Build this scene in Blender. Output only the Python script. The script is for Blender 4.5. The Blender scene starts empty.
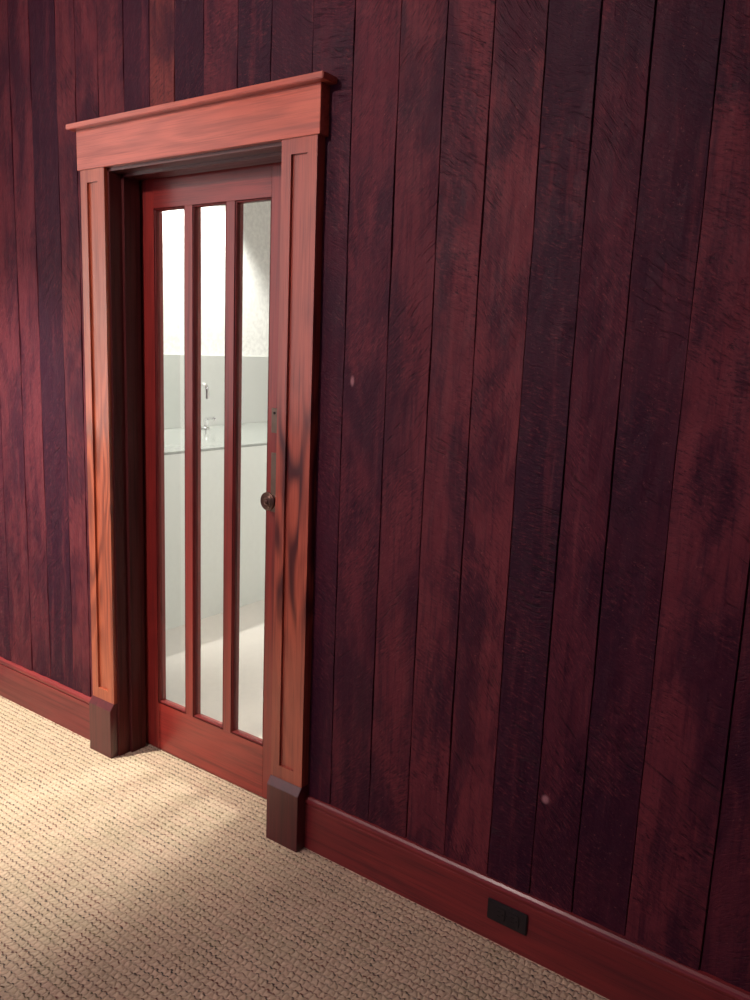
import bpy, bmesh, math, random
from mathutils import Vector, Matrix
random.seed(7)
C = bpy.context.scene.collection

# ------------------------------------------------------------------ helpers
def add_box(bm, x0, x1, y0, y1, z0, z1, bev=0.0, seg=1):
    t = bmesh.new()
    bmesh.ops.create_cube(t, size=1.0)
    for v in t.verts:
        v.co = Vector(((x0+x1)/2+v.co.x*(x1-x0), (y0+y1)/2+v.co.y*(y1-y0), (z0+z1)/2+v.co.z*(z1-z0)))
    if bev > 0:
        bmesh.ops.bevel(t, geom=t.edges[:], offset=bev, segments=seg, affect='EDGES')
    me = bpy.data.meshes.new('tmp'); t.to_mesh(me); t.free()
    bm.from_mesh(me); bpy.data.meshes.remove(me)

def add_extrude_x(bm, prof, x0, x1):
    """closed (y,z) profile swept along x"""
    a = [bm.verts.new((x0, y, z)) for y, z in prof]
    b = [bm.verts.new((x1, y, z)) for y, z in prof]
    n = len(prof)
    for i in range(n):
        j = (i+1) % n
        bm.faces.new((a[i], a[j], b[j], b[i]))
    bm.faces.new(a[::-1]); bm.faces.new(b)
    bmesh.ops.recalc_face_normals(bm, faces=bm.faces[:])

def add_lathe(bm, prof, mat4, n=48):
    """(r, h) profile turned about local z, placed with mat4"""
    rings = []
    for r, h in prof:
        if r < 1e-6:
            rings.append([bm.verts.new(mat4 @ Vector((0, 0, h)))])
        else:
            rings.append([bm.verts.new(mat4 @ Vector((r*math.cos(2*math.pi*k/n), r*math.sin(2*math.pi*k/n), h))) for k in range(n)])
    for A, B in zip(rings, rings[1:]):
        for k in range(n):
            l = (k+1) % n
            if len(A) == 1 and len(B) == 1: continue
            if len(A) == 1: bm.faces.new((A[0], B[k], B[l]))
            elif len(B) == 1: bm.faces.new((A[k], A[l], B[0]))
            else: bm.faces.new((A[k], A[l], B[l], B[k]))
    bmesh.ops.recalc_face_normals(bm, faces=bm.faces[:])

def add_tube(bm, pts, r, n=14):
    rings = []
    pts = [Vector(p) for p in pts]
    up = Vector((1, 0, 0.01))
    for i, p in enumerate(pts):
        d = (pts[min(i+1, len(pts)-1)]-pts[max(i-1, 0)]).normalized()
        a = d.cross(Vector((0, 1, 0)));
        if a.length < 1e-3: a = d.cross(Vector((1, 0, 0)))
        a.normalize(); b = d.cross(a)
        rings.append([bm.verts.new(p+a*r*math.cos(2*math.pi*k/n)+b*r*math.sin(2*math.pi*k/n)) for k in range(n)])
    for A, B in zip(rings, rings[1:]):
        for k in range(n):
            l = (k+1) % n
            bm.faces.new((A[k], A[l], B[l], B[k]))
    bm.faces.new(rings[0][::-1]); bm.faces.new(rings[-1])
    bmesh.ops.recalc_face_normals(bm, faces=bm.faces[:])

def obj(name, bm, m, parent=None, smooth=False):
    me = bpy.data.meshes.new(name); bm.to_mesh(me); bm.free()
    o = bpy.data.objects.new(name, me); C.objects.link(o)
    me.materials.append(m)
    if smooth:
        for p in me.polygons: p.use_smooth = True
        me.set_sharp_from_angle(angle=math.radians(35))
    if parent is not None:
        o.parent = parent
        o.location = -parent.location
    return o

def tag(o, label=None, cat=None, kind=None, group=None):
    if label: o['label'] = label
    if cat: o['category'] = cat
    if kind: o['kind'] = kind
    if group: o['group'] = group
    return o

def empty(name, loc, label, cat, kind=None, group=None):
    o = bpy.data.objects.new(name, None); C.objects.link(o)
    o.location = loc; o.empty_display_size = 0.05
    return tag(o, label, cat, kind, group)

# ------------------------------------------------------------------ node helper
class NT:
    def __init__(s, name):
        s.m = bpy.data.materials.new(name); s.m.use_nodes = True
        s.t = s.m.node_tree; s.t.nodes.clear()
        s.out = s.t.nodes.new('ShaderNodeOutputMaterial')
        s.b = s.t.nodes.new('ShaderNodeBsdfPrincipled')
        s.t.links.new(s.b.outputs[0], s.out.inputs[0])
    def n(s, typ, **kw):
        nd = s.t.nodes.new(typ)
        for k, v in kw.items(): setattr(nd, k, v)
        return nd
    def set(s, sock, v):
        if isinstance(v, bpy.types.NodeSocket): s.t.links.new(v, sock)
        elif isinstance(v, (tuple, list)) and sock.type == 'RGBA' and len(v) == 3: sock.default_value = (*v, 1)
        else: sock.default_value = v
    def math(s, op, a, b=0.0, c=None, clamp=False):
        nd = s.n('ShaderNodeMath', operation=op, use_clamp=clamp)
        s.set(nd.inputs[0], a); s.set(nd.inputs[1], b)
        if c is not None: s.set(nd.inputs[2], c)
        return nd.outputs[0]
    def mix(s, f, a, b, blend='MIX'):
        nd = s.n('ShaderNodeMix', data_type='RGBA', blend_type=blend)
        s.set(nd.inputs[0], f); s.set(nd.inputs[6], a); s.set(nd.inputs[7], b)
        return nd.outputs[2]
    def ramp(s, f, lo, hi, a=0.0, b=1.0):
        nd = s.n('ShaderNodeMapRange', interpolation_type='SMOOTHSTEP')
        s.set(nd.inputs[0], f); s.set(nd.inputs[1], lo); s.set(nd.inputs[2], hi); s.set(nd.inputs[3], a); s.set(nd.inputs[4], b)
        return nd.outputs[0]
    def mapping(s, vec, scale=(1, 1, 1), loc=(0, 0, 0), rot=(0, 0, 0)):
        nd = s.n('ShaderNodeMapping')
        s.set(nd.inputs[0], vec)
        nd.inputs[1].default_value = loc; nd.inputs[2].default_value = rot; nd.inputs[3].default_value = scale
        return nd.outputs[0]
    def noise(s, vec, scale=5, detail=4, rough=.5, dist=0.0):
        nd = s.n('ShaderNodeTexNoise')
        s.set(nd.inputs['Vector'], vec); nd.inputs['Scale'].default_value = scale
        nd.inputs['Detail'].default_value = detail; nd.inputs['Roughness'].default_value = rough
        nd.inputs['Distortion'].default_value = dist
        return nd.outputs[0]
    def bump(s, h, strength, dist=.001, normal=None):
        nd = s.n('ShaderNodeBump')
        nd.inputs['Strength'].default_value = strength; nd.inputs['Distance'].default_value = dist
        s.set(nd.inputs['Height'], h)
        if normal is not None: s.set(nd.inputs['Normal'], normal)
        return nd.outputs[0]

# ------------------------------------------------------------------ materials
def wood(name, axis, dark, mid, light, offs=(0, 0, 0), ring=9.0, streak=1.0, rough=.36, coat=.55, streak_z=None, spec=.5):
    """varnished fir: long fine grain plus cathedral rings"""
    t = NT(name)
    co = t.n('ShaderNodeTexCoord').outputs['Object']
    sc = {'z': (1, 1, .055), 'x': (.055, 1, 1)}[axis]
    v = t.mapping(co, sc, offs)
    big = t.noise(v, 9, 3, .5, .4)
    # cathedral grain: contour lines of a slow noise field
    ring_v = t.math('FRACT', t.math('MULTIPLY', t.noise(t.mapping(co, {'z': (1, 1, .16), 'x': (.16, 1, 1)}[axis], offs), 7.5, 2, .45, .2), ring))
    rr = t.ramp(t.math('ABSOLUTE', t.math('SUBTRACT', ring_v, .5)), .05, .5)
    fine = t.noise(t.mapping(co, {'z': (1, 1, .02), 'x': (.02, 1, 1)}[axis], offs), 260, 3, .6)
    med = t.noise(t.mapping(co, {'z': (1, 1, .03), 'x': (.03, 1, 1)}[axis], offs), 60, 4, .6)
    c = t.mix(t.ramp(big, .3, .7), mid, light)
    strength = .42*streak
    if streak_z:        # the board's knotty figured zone
        sp = t.n('ShaderNodeSeparateXYZ'); t.set(sp.inputs[0], co)
        zz = t.ramp(t.math('ABSOLUTE', t.math('SUBTRACT', sp.outputs[2], streak_z[0])), streak_z[1], streak_z[1]*.45, .22, 1.0)
        f = t.math('MULTIPLY', t.math('MULTIPLY', rr, zz), .8*streak)
    else:
        f = t.math('MULTIPLY', rr, strength)
    c = t.mix(f, c, dark)
    c = t.mix(t.math('MULTIPLY', t.ramp(med, .48, .72), .50), c, dark)
    c = t.mix(t.math('MULTIPLY', t.ramp(fine, .48, .68), .38), c, dark)
    t.set(t.b.inputs['Base Color'], c)
    t.set(t.b.inputs['Roughness'], t.ramp(med, .3, .8, rough-.05, rough+.1))
    t.b.inputs['Coat Weight'].default_value = coat; t.b.inputs['Specular IOR Level'].default_value = spec
    t.b.inputs['Coat Roughness'].default_value = .20
    t.set(t.b.inputs['Normal'], t.bump(fine, .12, .0006))
    return t.m

D, M_, L = (.060, .006, .008), (.215, .019, .017), (.29, .030, .023)
wood_casing_l = wood('fir_casing', 'z', (.13, .02, .010), (.33, .066, .030), (.42, .095, .042), (3.1, .4, .35), 9, 1.0, streak_z=(.90, .62))
wood_casing_r = wood('fir_casing_figured', 'z', D, (.32, .056, .036), (.41, .084, .046), (7.7, 1.4, .1), 9, 1.3, streak_z=(1.02, .42))
wood_v = wood('fir_vertical', 'z', D, M_, L, (1.7, 2.2, 0), 7, .35, .36, .4)
wood_h = wood('fir_horizontal', 'x', D, M_, L, (.3, 5.2, 1.1), 7, .5, .36, .4)
wood_head = wood('fir_header', 'x', (.18, .026, .018), (.44, .080, .048), (.53, .115, .065), (2.3, 1.2, 4.1), 10, .6)
wood_base = wood('fir_baseboard', 'x', (.045, .005, .010), (.150, .014, .020), (.22, .023, .024), (9.3, 3.2, 2.1), 8, .45, .4, .12)
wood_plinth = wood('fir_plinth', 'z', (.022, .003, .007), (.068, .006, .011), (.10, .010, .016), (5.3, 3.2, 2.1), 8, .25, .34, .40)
wood_jamb = wood('fir_jamb', 'z', (.02, .004, .005), (.065, .011, .012), (.09, .016, .015), (4.3, 8.2, 2.1), 6, .3, .5, .0, spec=.2)  # dark varnish, darkened further in colour to imitate shade inside the doorway
wood_jamb_h = wood('fir_head_jamb', 'x', (.02, .004, .005), (.070, .014, .014), (.10, .022, .018), (4.3, 8.2, 2.1), 6, .3, .36, .4)  # shade under the head is put into this darker colour
wood_bead = wood('fir_glazing_bead', 'z', (.03, .004, .005), (.12, .014, .014), (.16, .020, .018), (1.3, 8.2, 2.1), 6, .2, .42, .05, spec=.2)  # darker than the door's fir: shade of the pane reveals painted in

def plank_material():
    t = NT('reclaimed_planks')
    co = t.n('ShaderNodeTexCoord').outputs['Object']
    a = t.n('ShaderNodeAttribute', attribute_name='plank')
    sep = t.n('ShaderNodeSeparateColor'); t.set(sep.inputs[0], a.outputs['Color'])
    tone, pid, hue = sep.outputs[0], sep.outputs[1], sep.outputs[2]
    cx = t.n('ShaderNodeCombineXYZ'); t.set(cx.inputs[0], t.math('MULTIPLY', pid, 37.0)); t.set(cx.inputs[2], t.math('MULTIPLY', pid, 91.0))
    va = t.n('ShaderNodeVectorMath', operation='ADD'); t.set(va.inputs[0], co); t.set(va.inputs[1], cx.outputs[0])
    p = va.outputs[0]
    blot = t.noise(t.mapping(p, (1, 1, .4)), 6.5, 5, .62, .4)          # blotchy stain
    blot2 = t.noise(t.mapping(p, (1, 1, .8)), 16.0, 5, .65, .3)
    grain = t.noise(t.mapping(p, (1, 1, .05)), 90, 5, .65)             # vertical fibre
    # saw marks: slightly arched rows, slanting a different way on every plank
    ang = t.math('MULTIPLY', t.math('SUBTRACT', pid, .5), 3.0)
    sp = t.n('ShaderNodeSeparateXYZ'); t.set(sp.inputs[0], p)
    warp = t.noise(p, 4.0, 3, .5)
    diag = t.math('ADD', sp.outputs[2], t.math('MULTIPLY', sp.outputs[0], ang))
    diag = t.math('ADD', diag, t.math('MULTIPLY', warp, .10))
    cv = t.n('ShaderNodeCombineXYZ'); t.set(cv.inputs[0], t.math('MULTIPLY', diag, 1.0)); t.set(cv.inputs[1], t.math('MULTIPLY', sp.outputs[0], .12)); t.set(cv.inputs[2], t.math('MULTIPLY', sp.outputs[2], .10))
    saw = t.noise(cv.outputs[0], 95, 3, .7)
    patch = t.ramp(t.noise(p, 3.2, 3, .5), .40, .62)
    sawd = t.math('MULTIPLY', t.ramp(saw, .55, .70), patch)            # dark gouges
    dents = t.ramp(t.noise(t.mapping(p, (1, 1, .7)), 55, 4, .7), .62, .74)
    dark = (.026, .0052, .0165); midc = (.096, .0168, .0285); red = (.160, .0300, .040); brown = (.16, .042, .032)
    base = t.mix(t.ramp(tone, 0, .62), dark, midc)
    base = t.mix(t.ramp(tone, .5, 1.0), base, red)
    base = t.mix(t.math('MULTIPLY', hue, .8), base, brown)
    c = t.mix(t.math('MULTIPLY', t.ramp(blot, .42, .62), .80), base, dark)
    streaks = t.noise(t.mapping(p, (1, 1, .10)), 26, 5, .65, .3)
    c = t.mix(t.math('MULTIPLY', t.ramp(streaks, .50, .70), .60), c, dark)
    c = t.mix(t.math('MULTIPLY', t.ramp(streaks, .46, .30), .35), c, red)
    c = t.mix(t.math('MULTIPLY', t.ramp(grain, .48, .72), .50), c, dark)
    # fine slanting chisel strokes, light and dark
    cv2 = t.n('ShaderNodeCombineXYZ'); t.set(cv2.inputs[0], diag); t.set(cv2.inputs[1], t.math('MULTIPLY', sp.outputs[0], .30)); t.set(cv2.inputs[2], t.math('MULTIPLY', sp.outputs[2], .20))
    strokes = t.noise(cv2.outputs[0], 170, 4, .75, .2)
    patch2 = t.ramp(t.noise(p, 5.0, 3, .5), .38, .60, .25, 1.0)
    c = t.mix(t.math('MULTIPLY', t.math('MULTIPLY', t.ramp(strokes, .52, .66), patch2), .75), c, (.012, .004, .010))
    c = t.mix(t.math('MULTIPLY', t.math('MULTIPLY', t.ramp(strokes, .47, .34), patch2), .32), c, (.24, .050, .052))
    c = t.mix(t.math('MULTIPLY', sawd, .6), c, (.010, .004, .009))
    c = t.mix(t.math('MULTIPLY', t.ramp(t.noise(p, 130, 3, .7), .62, .76), .5), c, (.26, .085, .075))
    for (mx_, mz_, rx, rz) in ((1.137, 1.422, .0075, .017), (1.776, .4385, .012, .014)):     # two pale knots in the wood
        sc_ = t.mapping(co, (1/rx, 0, 1/rz), (-mx_/rx, 0, -mz_/rz))
        ln = t.n('ShaderNodeVectorMath', operation='LENGTH'); t.set(ln.inputs[0], sc_)
        c = t.mix(t.math('MULTIPLY', t.ramp(ln.outputs['Value'], 1.1, .3), t.ramp(blot2, .3, .6, .4, .85)), c, (.42, .20, .22))
    t.set(t.b.inputs['Base Color'], c)
    t.set(t.b.inputs['Roughness'], t.ramp(blot2, .3, .8, .42, .62))
    t.b.inputs['Specular IOR Level'].default_value = .12
    h = t.math('ADD', t.math('MULTIPLY', blot2, .9), t.math('MULTIPLY', grain, .5))
    h = t.math('SUBTRACT', h, t.math('MULTIPLY', sawd, .9))
    h = t.math('SUBTRACT', h, t.math('MULTIPLY', dents, .4)); h = t.math('SUBTRACT', h, t.math('MULTIPLY', strokes, 1.1))
    t.set(t.b.inputs['Normal'], t.bump(h, .55, .0035))
    return t.m

def carpet_material():
    t = NT('looped_carpet')
    co = t.n('ShaderNodeTexCoord').outputs['Object']
    px, py = .0165, .0200
    wob = t.noise(co, 60, 2, .5)
    sp = t.n('ShaderNodeSeparateXYZ'); t.set(sp.inputs[0], co)
    v = t.math('ADD', t.math('DIVIDE', sp.outputs[1], py), t.math('MULTIPLY', wob, .6))
    row = t.math('FLOOR', v); fv = t.math('FRACT', v)
    rn = t.n('ShaderNodeTexWhiteNoise', noise_dimensions='1D'); t.set(rn.inputs['W'], row)
    u = t.math('ADD', t.math('ADD', t.math('DIVIDE', sp.outputs[0], px), t.math('MULTIPLY', row, .42)), t.math('MULTIPLY', t.noise(co, 45, 2, .5), 1.3))
    col = t.math('FLOOR', u); fu = t.math('FRACT', u)
    cell = t.n('ShaderNodeCombineXYZ'); t.set(cell.inputs[0], col); t.set(cell.inputs[1], row)
    wn = t.n('ShaderNodeTexWhiteNoise', noise_dimensions='2D'); t.set(wn.inputs['Vector'], cell.outputs[0])
    ws = t.n('ShaderNodeSeparateColor'); t.set(ws.inputs[0], wn.outputs['Color'])
    hx = t.math('SINE', t.math('MULTIPLY', fu, math.pi)); hy = t.math('SINE', t.math('MULTIPLY', fv, math.pi))
    h = t.math('POWER', t.math('MAXIMUM', t.math('MULTIPLY', hx, hy), .0001), .45)
    # dark yarn tufts tucked between the loops at the row seam
    du = t.math('SUBTRACT', fu, .5); dv = t.math('SUBTRACT', t.math('ABSOLUTE', t.math('SUBTRACT', fv, .5)), .5)
    d = t.math('SQRT', t.math('ADD', t.math('POWER', t.math('MULTIPLY', du, .95), 2.0), t.math('POWER', t.math('MULTIPLY', dv, 1.55), 2.0)))
    spot = t.ramp(d, .42, .16)
    lighty = t.ramp(ws.outputs[1], .05, .80, .20, 1.0)
    spot = t.math('MULTIPLY', spot, lighty)
    # yarn colours run along the rows
    rowpos = t.n('ShaderNodeCombineXYZ'); t.set(rowpos.inputs[0], t.math('MULTIPLY', sp.outputs[0], 1.0)); t.set(rowpos.inputs[1], t.math('MULTIPLY', row, 7.31))
    run = t.noise(rowpos.outputs[0], 3.2, 2, .6)
    run2 = t.noise(rowpos.outputs[0], 5.1, 2, .6)
    yarn = t.mix(t.ramp(run, .44, .58), (.13, .035, .026), (.026, .018, .018))
    yarn = t.mix(t.ramp(run2, .52, .64), yarn, (.095, .075, .028))
    base = t.mix(t.ramp(run2, .35, .65), (.57, .415, .295), (.51, .395, .27))
    base = t.mix(t.math('MULTIPLY', ws.outputs[0], .35), base, (.66, .52, .37))
    fib = t.noise(co, 420, 3, .7)
    base = t.mix(t.math('MULTIPLY', t.ramp(fib, .5, .75), .4), base, (.33, .235, .15))
    c = t.mix(spot, base, yarn)
    t.set(t.b.inputs['Base Color'], c)
    t.b.inputs['Roughness'].default_value = .95
    t.b.inputs['Specular IOR Level'].default_value = .1
    t.b.inputs['Sheen Weight'].default_value = .15
    hh = t.math('ADD', t.math('MULTIPLY', h, 1.0), t.math('MULTIPLY', fib, .35))
    t.set(t.b.inputs['Normal'], t.bump(hh, .8, .006))
    return t.m

def plain(name, col, rough=.5, metal=0.0, spec=.5, bump=None, var=.09):
    t = NT(name)
    co = t.n('ShaderNodeTexCoord').outputs['Object']
    n = t.noise(co, 35, 4, .6)
    c = t.mix(t.ramp(n, .3, .7), tuple(k*(1-var) for k in col), tuple(min(1, k*(1+var)) for k in col))
    t.set(t.b.inputs['Base Color'], c)
    t.b.inputs['Roughness'].default_value = rough; t.b.inputs['Metallic'].default_value = metal
    t.b.inputs['Specular IOR Level'].default_value = spec
    if bump: t.set(t.b.inputs['Normal'], t.bump(t.noise(co, bump[0], 4, .6), bump[1], .001))
    return t.m

planks_m = plank_material()
carpet_m = carpet_material()
white_wall = plain('white_plaster', (.80, .79, .76), .8, bump=(90, .1))
grey_panel = plain('grey_panel', (.20, .205, .19), .6)
core_m = plain('stud_core', (.03, .012, .010), .9)
bronze = plain('dark_bronze', (.105, .060, .048), .38, .85, bump=(300, .15))
plate_m = plain('aged_brass_plate', (.15, .11, .085), .45, .6, bump=(200, .2))
black_pl = plain('black_plastic', (.010, .009, .012), .38)
slot_m = plain('slot_black', (.002, .002, .002), .8)
chrome = plain('chrome', (.85, .85, .86), .09, 1.0)
dark_stone = plain('ledge_grey', (.34, .35, .33), .45)

gm = bpy.data.materials.new('clear_glass'); gm.use_nodes = True
nt = gm.node_tree; nt.nodes.clear()
o_ = nt.nodes.new('ShaderNodeOutputMaterial'); mx = nt.nodes.new('ShaderNodeMixShader')
tb = nt.nodes.new('ShaderNodeBsdfTransparent'); tb.inputs[0].default_value = (.955, .975, .95, 1)
gb = nt.nodes.new('ShaderNodeBsdfGlossy'); gb.inputs['Roughness'].default_value = .01; gb.inputs[0].default_value = (1, 1, 1, 1)
fr = nt.nodes.new('ShaderNodeFresnel'); fr.inputs[0].default_value = 1.45
ge = nt.nodes.new('ShaderNodeNewGeometry'); mm = nt.nodes.new('ShaderNodeMath'); mm.operation = 'SUBTRACT'; mm.inputs[0].default_value = 1; nt.links.new(ge.outputs['Backfacing'], mm.inputs[1])
m2 = nt.nodes.new('ShaderNodeMath'); m2.operation = 'MULTIPLY'; nt.links.new(fr.outputs[0], m2.inputs[0]); nt.links.new(mm.outputs[0], m2.inputs[1])
nt.links.new(m2.outputs[0], mx.inputs[0]); nt.links.new(tb.outputs[0], mx.inputs[1]); nt.links.new(gb.outputs[0], mx.inputs[2]); nt.links.new(mx.outputs[0], o_.inputs[0])
glass_m = gm
stone_floor = plain('cream_stone', (.53, .485, .44), .4, var=.03)
splash_m = plain('pale_splash', (.50, .505, .475), .5, var=.02)
cab_m = plain('pale_cabinet', (.66, .67, .63), .6, var=.02)
top_m = plain('pale_counter', (.31, .32, .30), .14, var=.02)

em = NT('lamp_lens')
em.set(em.b.inputs['Base Color'], (.8, .8, .8))
em.set(em.b.inputs['Emission Color'], (1, .86, .70)); em.b.inputs['Emission Strength'].default_value = 30
lens_m = em.m

em = NT('bright_window_pane')
em.set(em.b.inputs['Base Color'], (.8, .8, .8))
em.set(em.b.inputs['Emission Color'], (1, .88, .86)); em.b.inputs['Emission Strength'].default_value = 1.4
pane_m = em.m

# ------------------------------------------------------------------ dimensions (metres)
WALL = .032            # plank face
XL = -.805             # left side wall
CEIL = 2.95
W, WC, ZT = 1.021, .125, 2.05
DY = .140              # door face

# ------------------------------------------------------------------ setting
bm = bmesh.new()
add_box(bm, XL-.1, 4.6, -4.2, .170, -.06, 0)
floor = tag(obj('floor', bm, carpet_m), 'beige looped carpet with rows of dark flecks covering the floor', 'floor', 'structure')
bm = bmesh.new(); add_box(bm, -1.85, 4.6, -4.2, 3.6, CEIL, CEIL+.05)
tag(obj('ceiling', bm, white_wall), 'plain white ceiling above the plank wall', 'ceiling', 'structure')

# plank wall: every board modelled, with its own tone
seams = [(-.805, .50, 0), (-.735, .40, 0), (-.60, .62, .1), (-.446, .60, .1), (-.318, .12, 0), (-.167, .62, .2), (-.06, .66, .15), (.062, .70, .25), (.193, .18, 0),
         (.316, .85, .75), (.429, .02, 0), (.558, .42, .1), (.695, .05, 0), (.823, .48, 0), (.97, .30, 0), (1.107, .52, .05),
         (1.248, .58, .12), (1.379, .66, .12), (1.503, .80, .12), (1.635, .16, 0), (1.755, .40, 0), (1.868, .26, 0),
         (2.001, .72, .05), (2.17, .45, .03), (2.30, .60, 0), (2.43, .2, 0), (2.56, .6, .1), (2.70, .4, 0), (2.83, .7, .1), (2.97, .15, 0), (3.1, .5, 0), (3.24, .7, .1), (3.38, .3, 0), (3.5, None, 0)]
bm = bmesh.new(); ranges = []
for i, (x, tone, hue) in enumerate(seams[:-1]):
    x1 = seams[i+1][0]
    dz = random.uniform(-.0022, .0022)
    g = .0005
    spans = [(x+g, x1-g, .0, CEIL)]
    if x1 > .03 and x < W-.03:
        spans = []
        spans.append((x+g, x1-g, 2.10, CEIL))
        if x < .03: spans.append((x+g, min(x1, .06)-g, 0, 2.10))
        if x1 > W-.03: spans.append((max(x, W-.06)+g, x1-g, 0, 2.10))
    for (a, b, z0, z1) in spans:
        f0 = len(bm.faces)
        # many small steps up the board so its edges and face wander slightly
        nz = max(2, int((z1-z0)/.06)); nx = 4
        ph = random.uniform(0, 6)
        def wob(z, s): return .0013*math.sin(z*5.1*s+ph)+.0008*math.sin(z*17.3+ph*2*s)
        grid = []
        for k in range(nz+1):
            z = z0+(z1-z0)*k/nz
            l = a+wob(z, 1)*.6; r = b+wob(z, 1.3)*.6
            rowv = [bm.verts.new((l, WALL+.016, z)), bm.verts.new((l, WALL+dz+.0035, z))]
            for q in range(nx+1):
                xx = l+.0013+(r-l-.0026)*q/nx
                rowv.append(bm.verts.new((xx, WALL+dz+.0010*math.sin(z*9+q*1.7+ph)+.0006*math.sin(z*31+q*3+ph), z)))
            rowv += [bm.verts.new((r, WALL+dz+.0035, z)), bm.verts.new((r, WALL+.016, z))]
            grid.append(rowv)
        for k in range(nz):
            for q in range(len(grid[0])-1):
                bm.faces.new((grid[k][q], grid[k][q+1], grid[k+1][q+1], grid[k+1][q]))
        for e in (0, -1):
            bm.faces.new(grid[e] if e == 0 else grid[e][::-1])
        ranges.append((f0, len(bm.faces), tone, random.random(), hue))
nplank = len(bm.faces)
# solid wall behind the boards, with the doorway left open
add_box(bm, -1.85, .0, WALL+.012, .130, 0, CEIL)
add_box(bm, -1.85, .0, .184, .200, 0, CEIL)
add_box(bm, W, 4.6, WALL+.012, .200, 0, CEIL)
add_box(bm, .0, W, WALL+.012, .125, 2.09, CEIL)
add_box(bm, .0, W, .184, .200, 2.05, CEIL)
me = bpy.data.meshes.new('wall_back'); bm.to_mesh(me); bm.free()
wall = bpy.data.objects.new('wall_back', me); C.objects.link(wall)
me.materials.append(planks_m); me.materials.append(core_m)
att = me.color_attributes.new('plank', 'FLOAT_COLOR', 'CORNER')
import array
cols = array.array('f', [0.3, 0.5, 0, 1]*len(me.loops))
for (f0, f1, tone, pid, hue) in ranges:
    for f in range(f0, f1):
        for li in me.polygons[f].loop_indices:
            cols[li*4:li*4+4] = array.array('f', [tone, pid, hue, 1])
att.data.foreach_set('color', cols)
for p in me.polygons:
    if p.index >= nplank: p.material_index = 1
    else: p.use_smooth = False
tag(wall, 'wall of rough dark red-brown reclaimed planks around the door', 'wall', 'structure')

# side wall of this room, just outside the picture
WY0, WY1, WZ0, WZ1 = -2.90, -.42, 1.02, 2.72
bm = bmesh.new()
add_box(bm, XL-.12, XL, -4.2, WY0, 0, CEIL); add_box(bm, XL-.12, XL, WY1, WALL, 0, CEIL)
add_box(bm, XL-.12, XL, WY0, WY1, 0, WZ0); add_box(bm, XL-.12, XL, WY0, WY1, WZ1, CEIL)
tag(obj('wall_left', bm, white_wall), 'white side wall meeting the plank wall at its left end', 'wall', 'structure')

win = empty('window_1', (XL-.06, (WY0+WY1)/2, WZ0), 'wide bright side window with white frame left of the plank wall', 'window', 'structure')
bm = bmesh.new()
for a, b, c, d in ((WY0, WY0+.045, WZ0, WZ1), (WY1-.045, WY1, WZ0, WZ1), (WY0, WY1, WZ0, WZ0+.045), (WY0, WY1, WZ1-.045, WZ1), ((WY0+WY1)/2-.02, (WY0+WY1)/2+.02, WZ0, WZ1)):
    add_box(bm, XL-.075, XL-.015, a, b, c, d, .002)
obj('window_frame', bm, white_wall, win)
bm = bmesh.new(); add_box(bm, XL-.060, XL-.055, WY0+.01, WY1-.01, WZ0+.01, WZ1-.01); obj('lit_pane', bm, pane_m, win)

# the room behind the door, seen through the glass
bm = bmesh.new(); add_box(bm, -1.85, 2.2, .170, 3.6, -.06, 0)
tag(obj('floor', bm, stone_floor), 'smooth pale cream floor of the room behind the glass door', 'floor', 'structure')
bm = bmesh.new(); add_box(bm, -1.85, -1.72, .20, 3.6, 0, CEIL)
tag(obj('wall_behind_sink', bm, white_wall), 'brightly lit white wall above the sink, seen through the door glass', 'wall', 'structure')
bm = bmesh.new(); add_box(bm, -1.85, 2.2, 3.5, 3.6, 0, CEIL); add_box(bm, 2.1, 2.2, .2, 3.5, 0, CEIL)
tag(obj('wall_far', bm, white_wall), 'plain white far walls of the room behind the door', 'wall', 'structure')
bm = bmesh.new(); add_box(bm, -1.72, -1.705, .20, 3.5, .95, 1.425, .001)
tag(obj('trim_2', bm, splash_m), 'pale grey backsplash between the sink counter and the white wall', 'backsplash', 'structure')
# sink counter
sc = empty('sink_counter', (-1.25, 1.85, 0), 'pale grey-white sink counter with plain front, behind the glass door', 'counter')
bm = bmesh.new(); add_box(bm, -1.70, -.800, .22, 3.48, 0, .9355, .001); obj('cabinet_body', bm, cab_m, sc)
bm = bmesh.new(); add_box(bm, -1.704, -.799, .21, 3.49, .936, .950, .001); obj('countertop', bm, top_m, sc)

# baseboards along the plank wall
YB = .020
bprof = [(YB, 0), (YB, .1425), (YB+.0035, .1445), (YB+.0035, .1475), (YB-.001, .1500), (YB-.0015, .1560), (YB+.001, .1630), (YB+.006, .1685), (WALL+.004, .1715), (WALL+.010, .1715), (WALL+.010, 0)]
for nm, a, b, lab in (('baseboard_left', XL, .004, 'short varnished baseboard left of the door, below the planks'),
                      ('baseboard_right', W-.004, 4.2, 'long varnished red-brown baseboard right of the door, with an outlet in it')):
    bm = bmesh.new(); add_extrude_x(bm, bprof, a, b)
    tag(obj(nm, bm, wood_base), lab, 'baseboard', 'structure')

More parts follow.
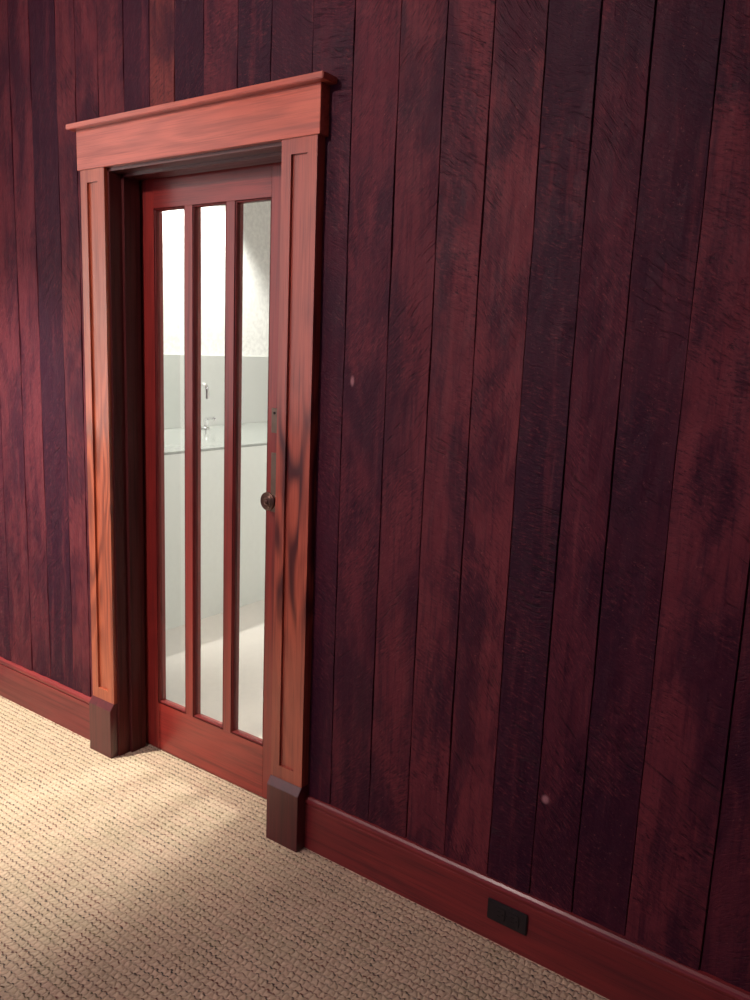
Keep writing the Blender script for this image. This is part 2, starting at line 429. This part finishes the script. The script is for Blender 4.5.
# ------------------------------------------------------------------ door surround
tr = empty('trim_1', (W/2, 0, 0), 'craftsman door surround with plinth blocks, panelled casings and capped header', 'door surround', 'structure')
def casing(x0, m):
    bm = bmesh.new()
    x1 = x0+WC; z0, z1 = .205, ZT
    add_box(bm, x0+.004, x1-.004, .0075, WALL+.010, z0, z1-.001)
    add_box(bm, x0, x0+.034, 0, WALL+.010, z0, z1)
    add_box(bm, x1-.034, x1, 0, WALL+.010, z0, z1)
    add_box(bm, x0+.034, x1-.034, 0, WALL, z1-.040, z1)
    add_box(bm, x0+.034, x1-.034, 0, WALL, z0, z0+.042)
    return obj('casing', bm, m, tr)
casing(0, wood_casing_l)
casing(W-WC, wood_casing_r)
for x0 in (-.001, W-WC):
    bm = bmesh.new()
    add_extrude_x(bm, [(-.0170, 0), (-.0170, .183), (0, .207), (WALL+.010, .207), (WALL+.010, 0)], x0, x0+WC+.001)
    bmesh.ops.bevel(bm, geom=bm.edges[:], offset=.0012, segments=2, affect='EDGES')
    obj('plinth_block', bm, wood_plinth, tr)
bm = bmesh.new(); add_box(bm, -.0115, W+.0105, -.0045, WALL+.010, ZT, 2.1755, .0012)
obj('header_board', bm, wood_head, tr)
bm = bmesh.new(); add_box(bm, -.0350, W+.035, -.028, WALL+.010, 2.175, 2.1915, .0020, 2)
obj('header_cap', bm, wood_head, tr)
# jambs: two steps inwards on each side and at the head
JA, JB = .007, .019       # reveal of each step
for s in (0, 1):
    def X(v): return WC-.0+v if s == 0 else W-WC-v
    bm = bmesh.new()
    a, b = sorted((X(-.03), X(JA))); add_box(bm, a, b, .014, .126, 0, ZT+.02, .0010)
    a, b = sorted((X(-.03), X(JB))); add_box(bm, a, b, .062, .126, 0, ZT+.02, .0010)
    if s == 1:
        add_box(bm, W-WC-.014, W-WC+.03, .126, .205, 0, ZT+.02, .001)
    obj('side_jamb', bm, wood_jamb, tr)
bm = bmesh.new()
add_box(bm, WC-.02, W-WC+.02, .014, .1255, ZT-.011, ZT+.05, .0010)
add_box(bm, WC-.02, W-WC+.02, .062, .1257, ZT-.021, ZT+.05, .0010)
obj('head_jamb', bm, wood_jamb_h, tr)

# ------------------------------------------------------------------ door leaf
door = empty('door_1', (.48, DY+.02, 0), 'red-brown wooden door with three tall narrow glass panes and a bronze knob', 'door', 'structure')
T = .038
OX = [(.198, .349), (.387, .540), (.578, .730)]
OZ = (.189, 1.939)
DL, DR, DZ0, DZ1 = .085, .876, .004, 2.075
bm = bmesh.new(); add_box(bm, DL, OX[0][0], DY, DY+T, DZ0, DZ1, .0010); obj('stile', bm, wood_v, door)
bm = bmesh.new(); add_box(bm, OX[2][1], DR, DY, DY+T, DZ0, DZ1, .0010); obj('stile', bm, wood_v, door)
bm = bmesh.new(); add_box(bm, OX[0][0], OX[2][1], DY+.0002, DY+T, DZ0, OZ[0], .0006); obj('bottom_rail', bm, wood_h, door)
bm = bmesh.new(); add_box(bm, OX[0][0], OX[2][1], DY+.0002, DY+T, OZ[1], DZ1, .0006); obj('top_rail', bm, wood_h, door)
for a, b in ((OX[0][1], OX[1][0]), (OX[1][1], OX[2][0])):
    bm = bmesh.new(); add_box(bm, a, b, DY, DY+T, OZ[0], OZ[1], .0010); obj('mullion', bm, wood_v, door)
GY = DY+.016
for (a, b) in OX:
    bm = bmesh.new()
    prof = [(0, -.0002), (0, .0028), (.0014, .0038), (.0026, .0018), (.0050, .0026), (.0068, .0065), (.0074, .0165)]
    rings = []
    for o, d in prof:
        rings.append([bm.verts.new(v) for v in ((a+o, DY+d, OZ[0]+o), (b-o, DY+d, OZ[0]+o), (b-o, DY+d, OZ[1]-o), (a+o, DY+d, OZ[1]-o))])
    rings.append([bm.verts.new(v) for v in ((a, DY+.0165, OZ[0]), (b, DY+.0165, OZ[0]), (b, DY+.0165, OZ[1]), (a, DY+.0165, OZ[1]))])
    rings.append(rings[0])
    for A, B in zip(rings, rings[1:]):
        for k in range(4):
            l = (k+1) % 4
            bm.faces.new((A[k], A[l], B[l], B[k]))
    bmesh.ops.recalc_face_normals(bm, faces=bm.faces[:])
    obj('glazing_bead', bm, wood_bead, door)
    bm = bmesh.new(); add_box(bm, a+.004, b-.004, GY+.001, GY+.004, OZ[0]+.004, OZ[1]-.004)
    obj('glass_pane', bm, glass_m, door)

# escutcheon plates and knob on the right stile
def plate(x, z0, z1, w, keyhole):
    bm = bmesh.new()
    add_box(bm, x-w/2, x+w/2, DY-.0022, DY+.001, z0, z1, .0009)
    o = obj('long_escutcheon' if not keyhole else 'keyhole_escutcheon', bm, plate_m, door)
    return o
plate(.7605, .993, 1.180, .026, False)
kp = plate(.7590, 1.242, 1.318, .026, True)
bm = bmesh.new()
for zc in (1.303,):
    add_lathe(bm, [(0, 0), (.0042, 0), (.0042, .0014), (0, .0014)], Matrix.Translation((.759, DY-.0020, zc)) @ Matrix.Rotation(math.pi/2, 4, 'X'), 20)
o = obj('keyhole', bm, slot_m, kp); o.location = (0, 0, 0)
KX, KZ = .7665, 1.032
kp_prof = [(0, 0), (.0175, 0), (.0180, .003), (.0130, .006), (.0085, .009), (.0078, .020), (.011, .024), (.022, .0265), (.0275, .029), (.0292, .0325), (.0285, .036), (.0262, .0375), (.0245, .0370), (.0225, .0385), (.0200, .0382), (.0175, .0400), (.0150, .0395), (.0105, .0410), (.0085, .0400), (.0065, .0425), (.003, .0435), (0, .0437)]
bm = bmesh.new(); add_lathe(bm, kp_prof, Matrix.Translation((KX, DY-.001, KZ)) @ Matrix.Rotation(math.pi/2, 4, 'X'), 56)
tag(obj('knob', bm, bronze, door, True), 'dark bronze knob with raised rings')

# ------------------------------------------------------------------ outlet on the baseboard
ox0, ox1, oz0, oz1 = 1.650, 1.762, .064, .122
ot = empty('electrical_outlet', ((ox0+ox1)/2, YB, (oz0+oz1)/2), 'black sideways electrical outlet set in the right baseboard', 'outlet')
bm = bmesh.new(); add_box(bm, ox0, ox1, YB-.0065, YB-.0002, oz0, oz1, .0022, 2); obj('cover_plate', bm, black_pl, ot)
oc = (ox0+ox1)/2; zc = (oz0+oz1)/2
for sx in (-1, 1):
    cx = oc+sx*.0195
    bm = bmesh.new(); add_box(bm, cx-.0150, cx+.0150, YB-.0082, YB-.0060, zc-.0165, zc+.0165, .0020, 2)
    sk = obj('socket', bm, black_pl, ot)
    bm = bmesh.new()
    add_box(bm, cx-.006, cx+.003, YB-.0086, YB-.0080, zc+.0055, zc+.0075)
    add_box(bm, cx-.006, cx+.003, YB-.0086, YB-.0080, zc-.0075, zc-.0055)
    add_lathe(bm, [(0, 0), (.0024, 0), (.0024, .0006), (0, .0006)], Matrix.Translation((cx+.009, YB-.0080, zc)) @ Matrix.Rotation(math.pi/2, 4, 'X'), 16)
    s = obj('socket_slots', bm, slot_m, sk); s.location = (0, 0, 0)
bm = bmesh.new(); add_lathe(bm, [(0, 0), (.0030, 0), (.0026, .0011), (0, .0013)], Matrix.Translation((oc, YB-.0063, zc)) @ Matrix.Rotation(math.pi/2, 4, 'X'), 20)
obj('screw', bm, black_pl, ot)

# ------------------------------------------------------------------ chrome faucet on the sink counter
bx, by, bz = -1.58, 1.935, .950
tp = empty('faucet', (bx, by, bz), 'chrome gooseneck faucet on the sink counter, glinting through the middle glass pane', 'faucet')
bm = bmesh.new()
pts = [(bx, by, bz+.05), (bx, by, bz+.15), (bx, by, bz+.24)]
for k in range(1, 13):
    a = math.pi*k/12
    pts.append((bx+.045*(1-math.cos(a)), by, bz+.25+.045*math.sin(a)))
pts.append((pts[-1][0], pts[-1][1], bz+.205))
add_tube(bm, pts, .014); obj('spout', bm, chrome, tp, True)
bm = bmesh.new()
add_lathe(bm, [(0, 0), (.034, 0), (.034, .006), (.026, .012), (.022, .02), (.022, .050), (.016, .062), (0, .064)], Matrix.Translation((bx, by, bz)), 28)
obj('base', bm, chrome, tp, True)
bm = bmesh.new()
add_lathe(bm, [(0, 0), (.024, 0), (.024, .006), (.017, .012), (.017, .050), (.020, .060), (.012, .070), (0, .071)], Matrix.Translation((bx, by+.075, bz)), 24)
add_box(bm, bx-.008, bx+.09, by+.067, by+.083, bz+.062, bz+.082, .006, 2)
obj('lever_handle', bm, chrome, tp, True)

# ------------------------------------------------------------------ lights
def downlight(x, y, power, color, size_deg, blend, aim=(0, 0, -1), r=.04, label=''):
    e = empty('ceiling_downlight', (x, y, CEIL), label, 'ceiling light', None, 'recessed ceiling downlights')
    bm = bmesh.new(); Mx = Matrix.Translation((x, y, CEIL))
    add_lathe(bm, [(.060, 0), (.085, 0), (.088, -.004), (.080, -.007), (.062, -.006), (.060, 0)], Mx, 40)
    obj('trim_ring', bm, white_wall, e, True)
    bm = bmesh.new(); add_lathe(bm, [(0, -.003), (.060, -.003), (.060, -.0005), (0, -.0005)], Mx, 40)
    obj('lamp_lens', bm, lens_m, e)
    l = bpy.data.lights.new('downlight_bulb', 'SPOT'); l.energy = power; l.color = color
    l.spot_size = math.radians(size_deg); l.spot_blend = blend; l.shadow_soft_size = r
    o = bpy.data.objects.new('downlight_bulb', l); C.objects.link(o)
    o.location = (x, y, CEIL-.05)
    o.rotation_euler = Vector(aim).to_track_quat('-Z', 'Y').to_euler()
    return o
WARM = (1, .84, .66)
downlight(-.46, -.95, 660, (1, .96, .83), 54, 1.0, (.03, .27, -1), .03, label='white ceiling downlight in the left corner, nearest the plank wall')
downlight(.40, -2.40, 185, (1, .82, .75), 92, 1.0, (.1, 1, -.48), .06, label='white ceiling downlight further out, opposite the door')
downlight(-1.42, 1.84, 290, (1, .96, .94), 87, .4, (-.25, .0, -1), .03, label='white ceiling downlight above the sink counter behind the door')
downlight(.60, 1.50, 375, (1, .97, .97), 150, .9, (-.1, .0, -1), .25, label='white ceiling downlight in the middle of the room behind the door')

# added unseen purple-blue fill lamp behind the viewer; no window stands there
l = bpy.data.lights.new('purple_fill', 'AREA'); l.energy = 17; l.color = (.88, .60, 1.0); l.shape = 'RECTANGLE'; l.size = 2.2; l.size_y = 1.6
o = bpy.data.objects.new('purple_fill', l); C.objects.link(o)
o.location = (.75, -4.1, 1.75); o.rotation_euler = (Vector((1.5, 0, 1.2))-Vector(o.location)).to_track_quat('-Z', 'Y').to_euler()

w = bpy.data.worlds.new('world'); bpy.context.scene.world = w; w.use_nodes = True
w.node_tree.nodes['Background'].inputs[0].default_value = (.55, .38, .62, 1)
w.node_tree.nodes['Background'].inputs[1].default_value = .03

# ------------------------------------------------------------------ camera
cx, cy, cz, yaw, pit, rol, f = 2.48900, -1.73376, 1.50714, .620489, .181115, .0398680, 820.8166
fw = Vector((-math.sin(yaw)*math.cos(pit), math.cos(yaw)*math.cos(pit), -math.sin(pit)))
r = fw.cross(Vector((0, 0, 1))).normalized(); u = r.cross(fw)
r2 = r*math.cos(rol)+u*math.sin(rol); u2 = -r*math.sin(rol)+u*math.cos(rol)
cam = bpy.data.cameras.new('camera'); co = bpy.data.objects.new('camera', cam); C.objects.link(co)
m = Matrix((r2, u2, -fw)).transposed().to_4x4(); m.translation = (cx, cy, cz); co.matrix_world = m
cam.sensor_fit = 'VERTICAL'; cam.sensor_height = 24; cam.sensor_width = 18; cam.lens = f*24/1000
cam.clip_start = .02
bpy.context.scene.camera = co
vs = bpy.context.scene.view_settings
bpy.context.scene.display_settings.display_device = 'sRGB'
vs.view_transform = 'Standard'; vs.look = 'None'; vs.gamma = 1; vs.use_curve_mapping = False; vs.exposure = 0
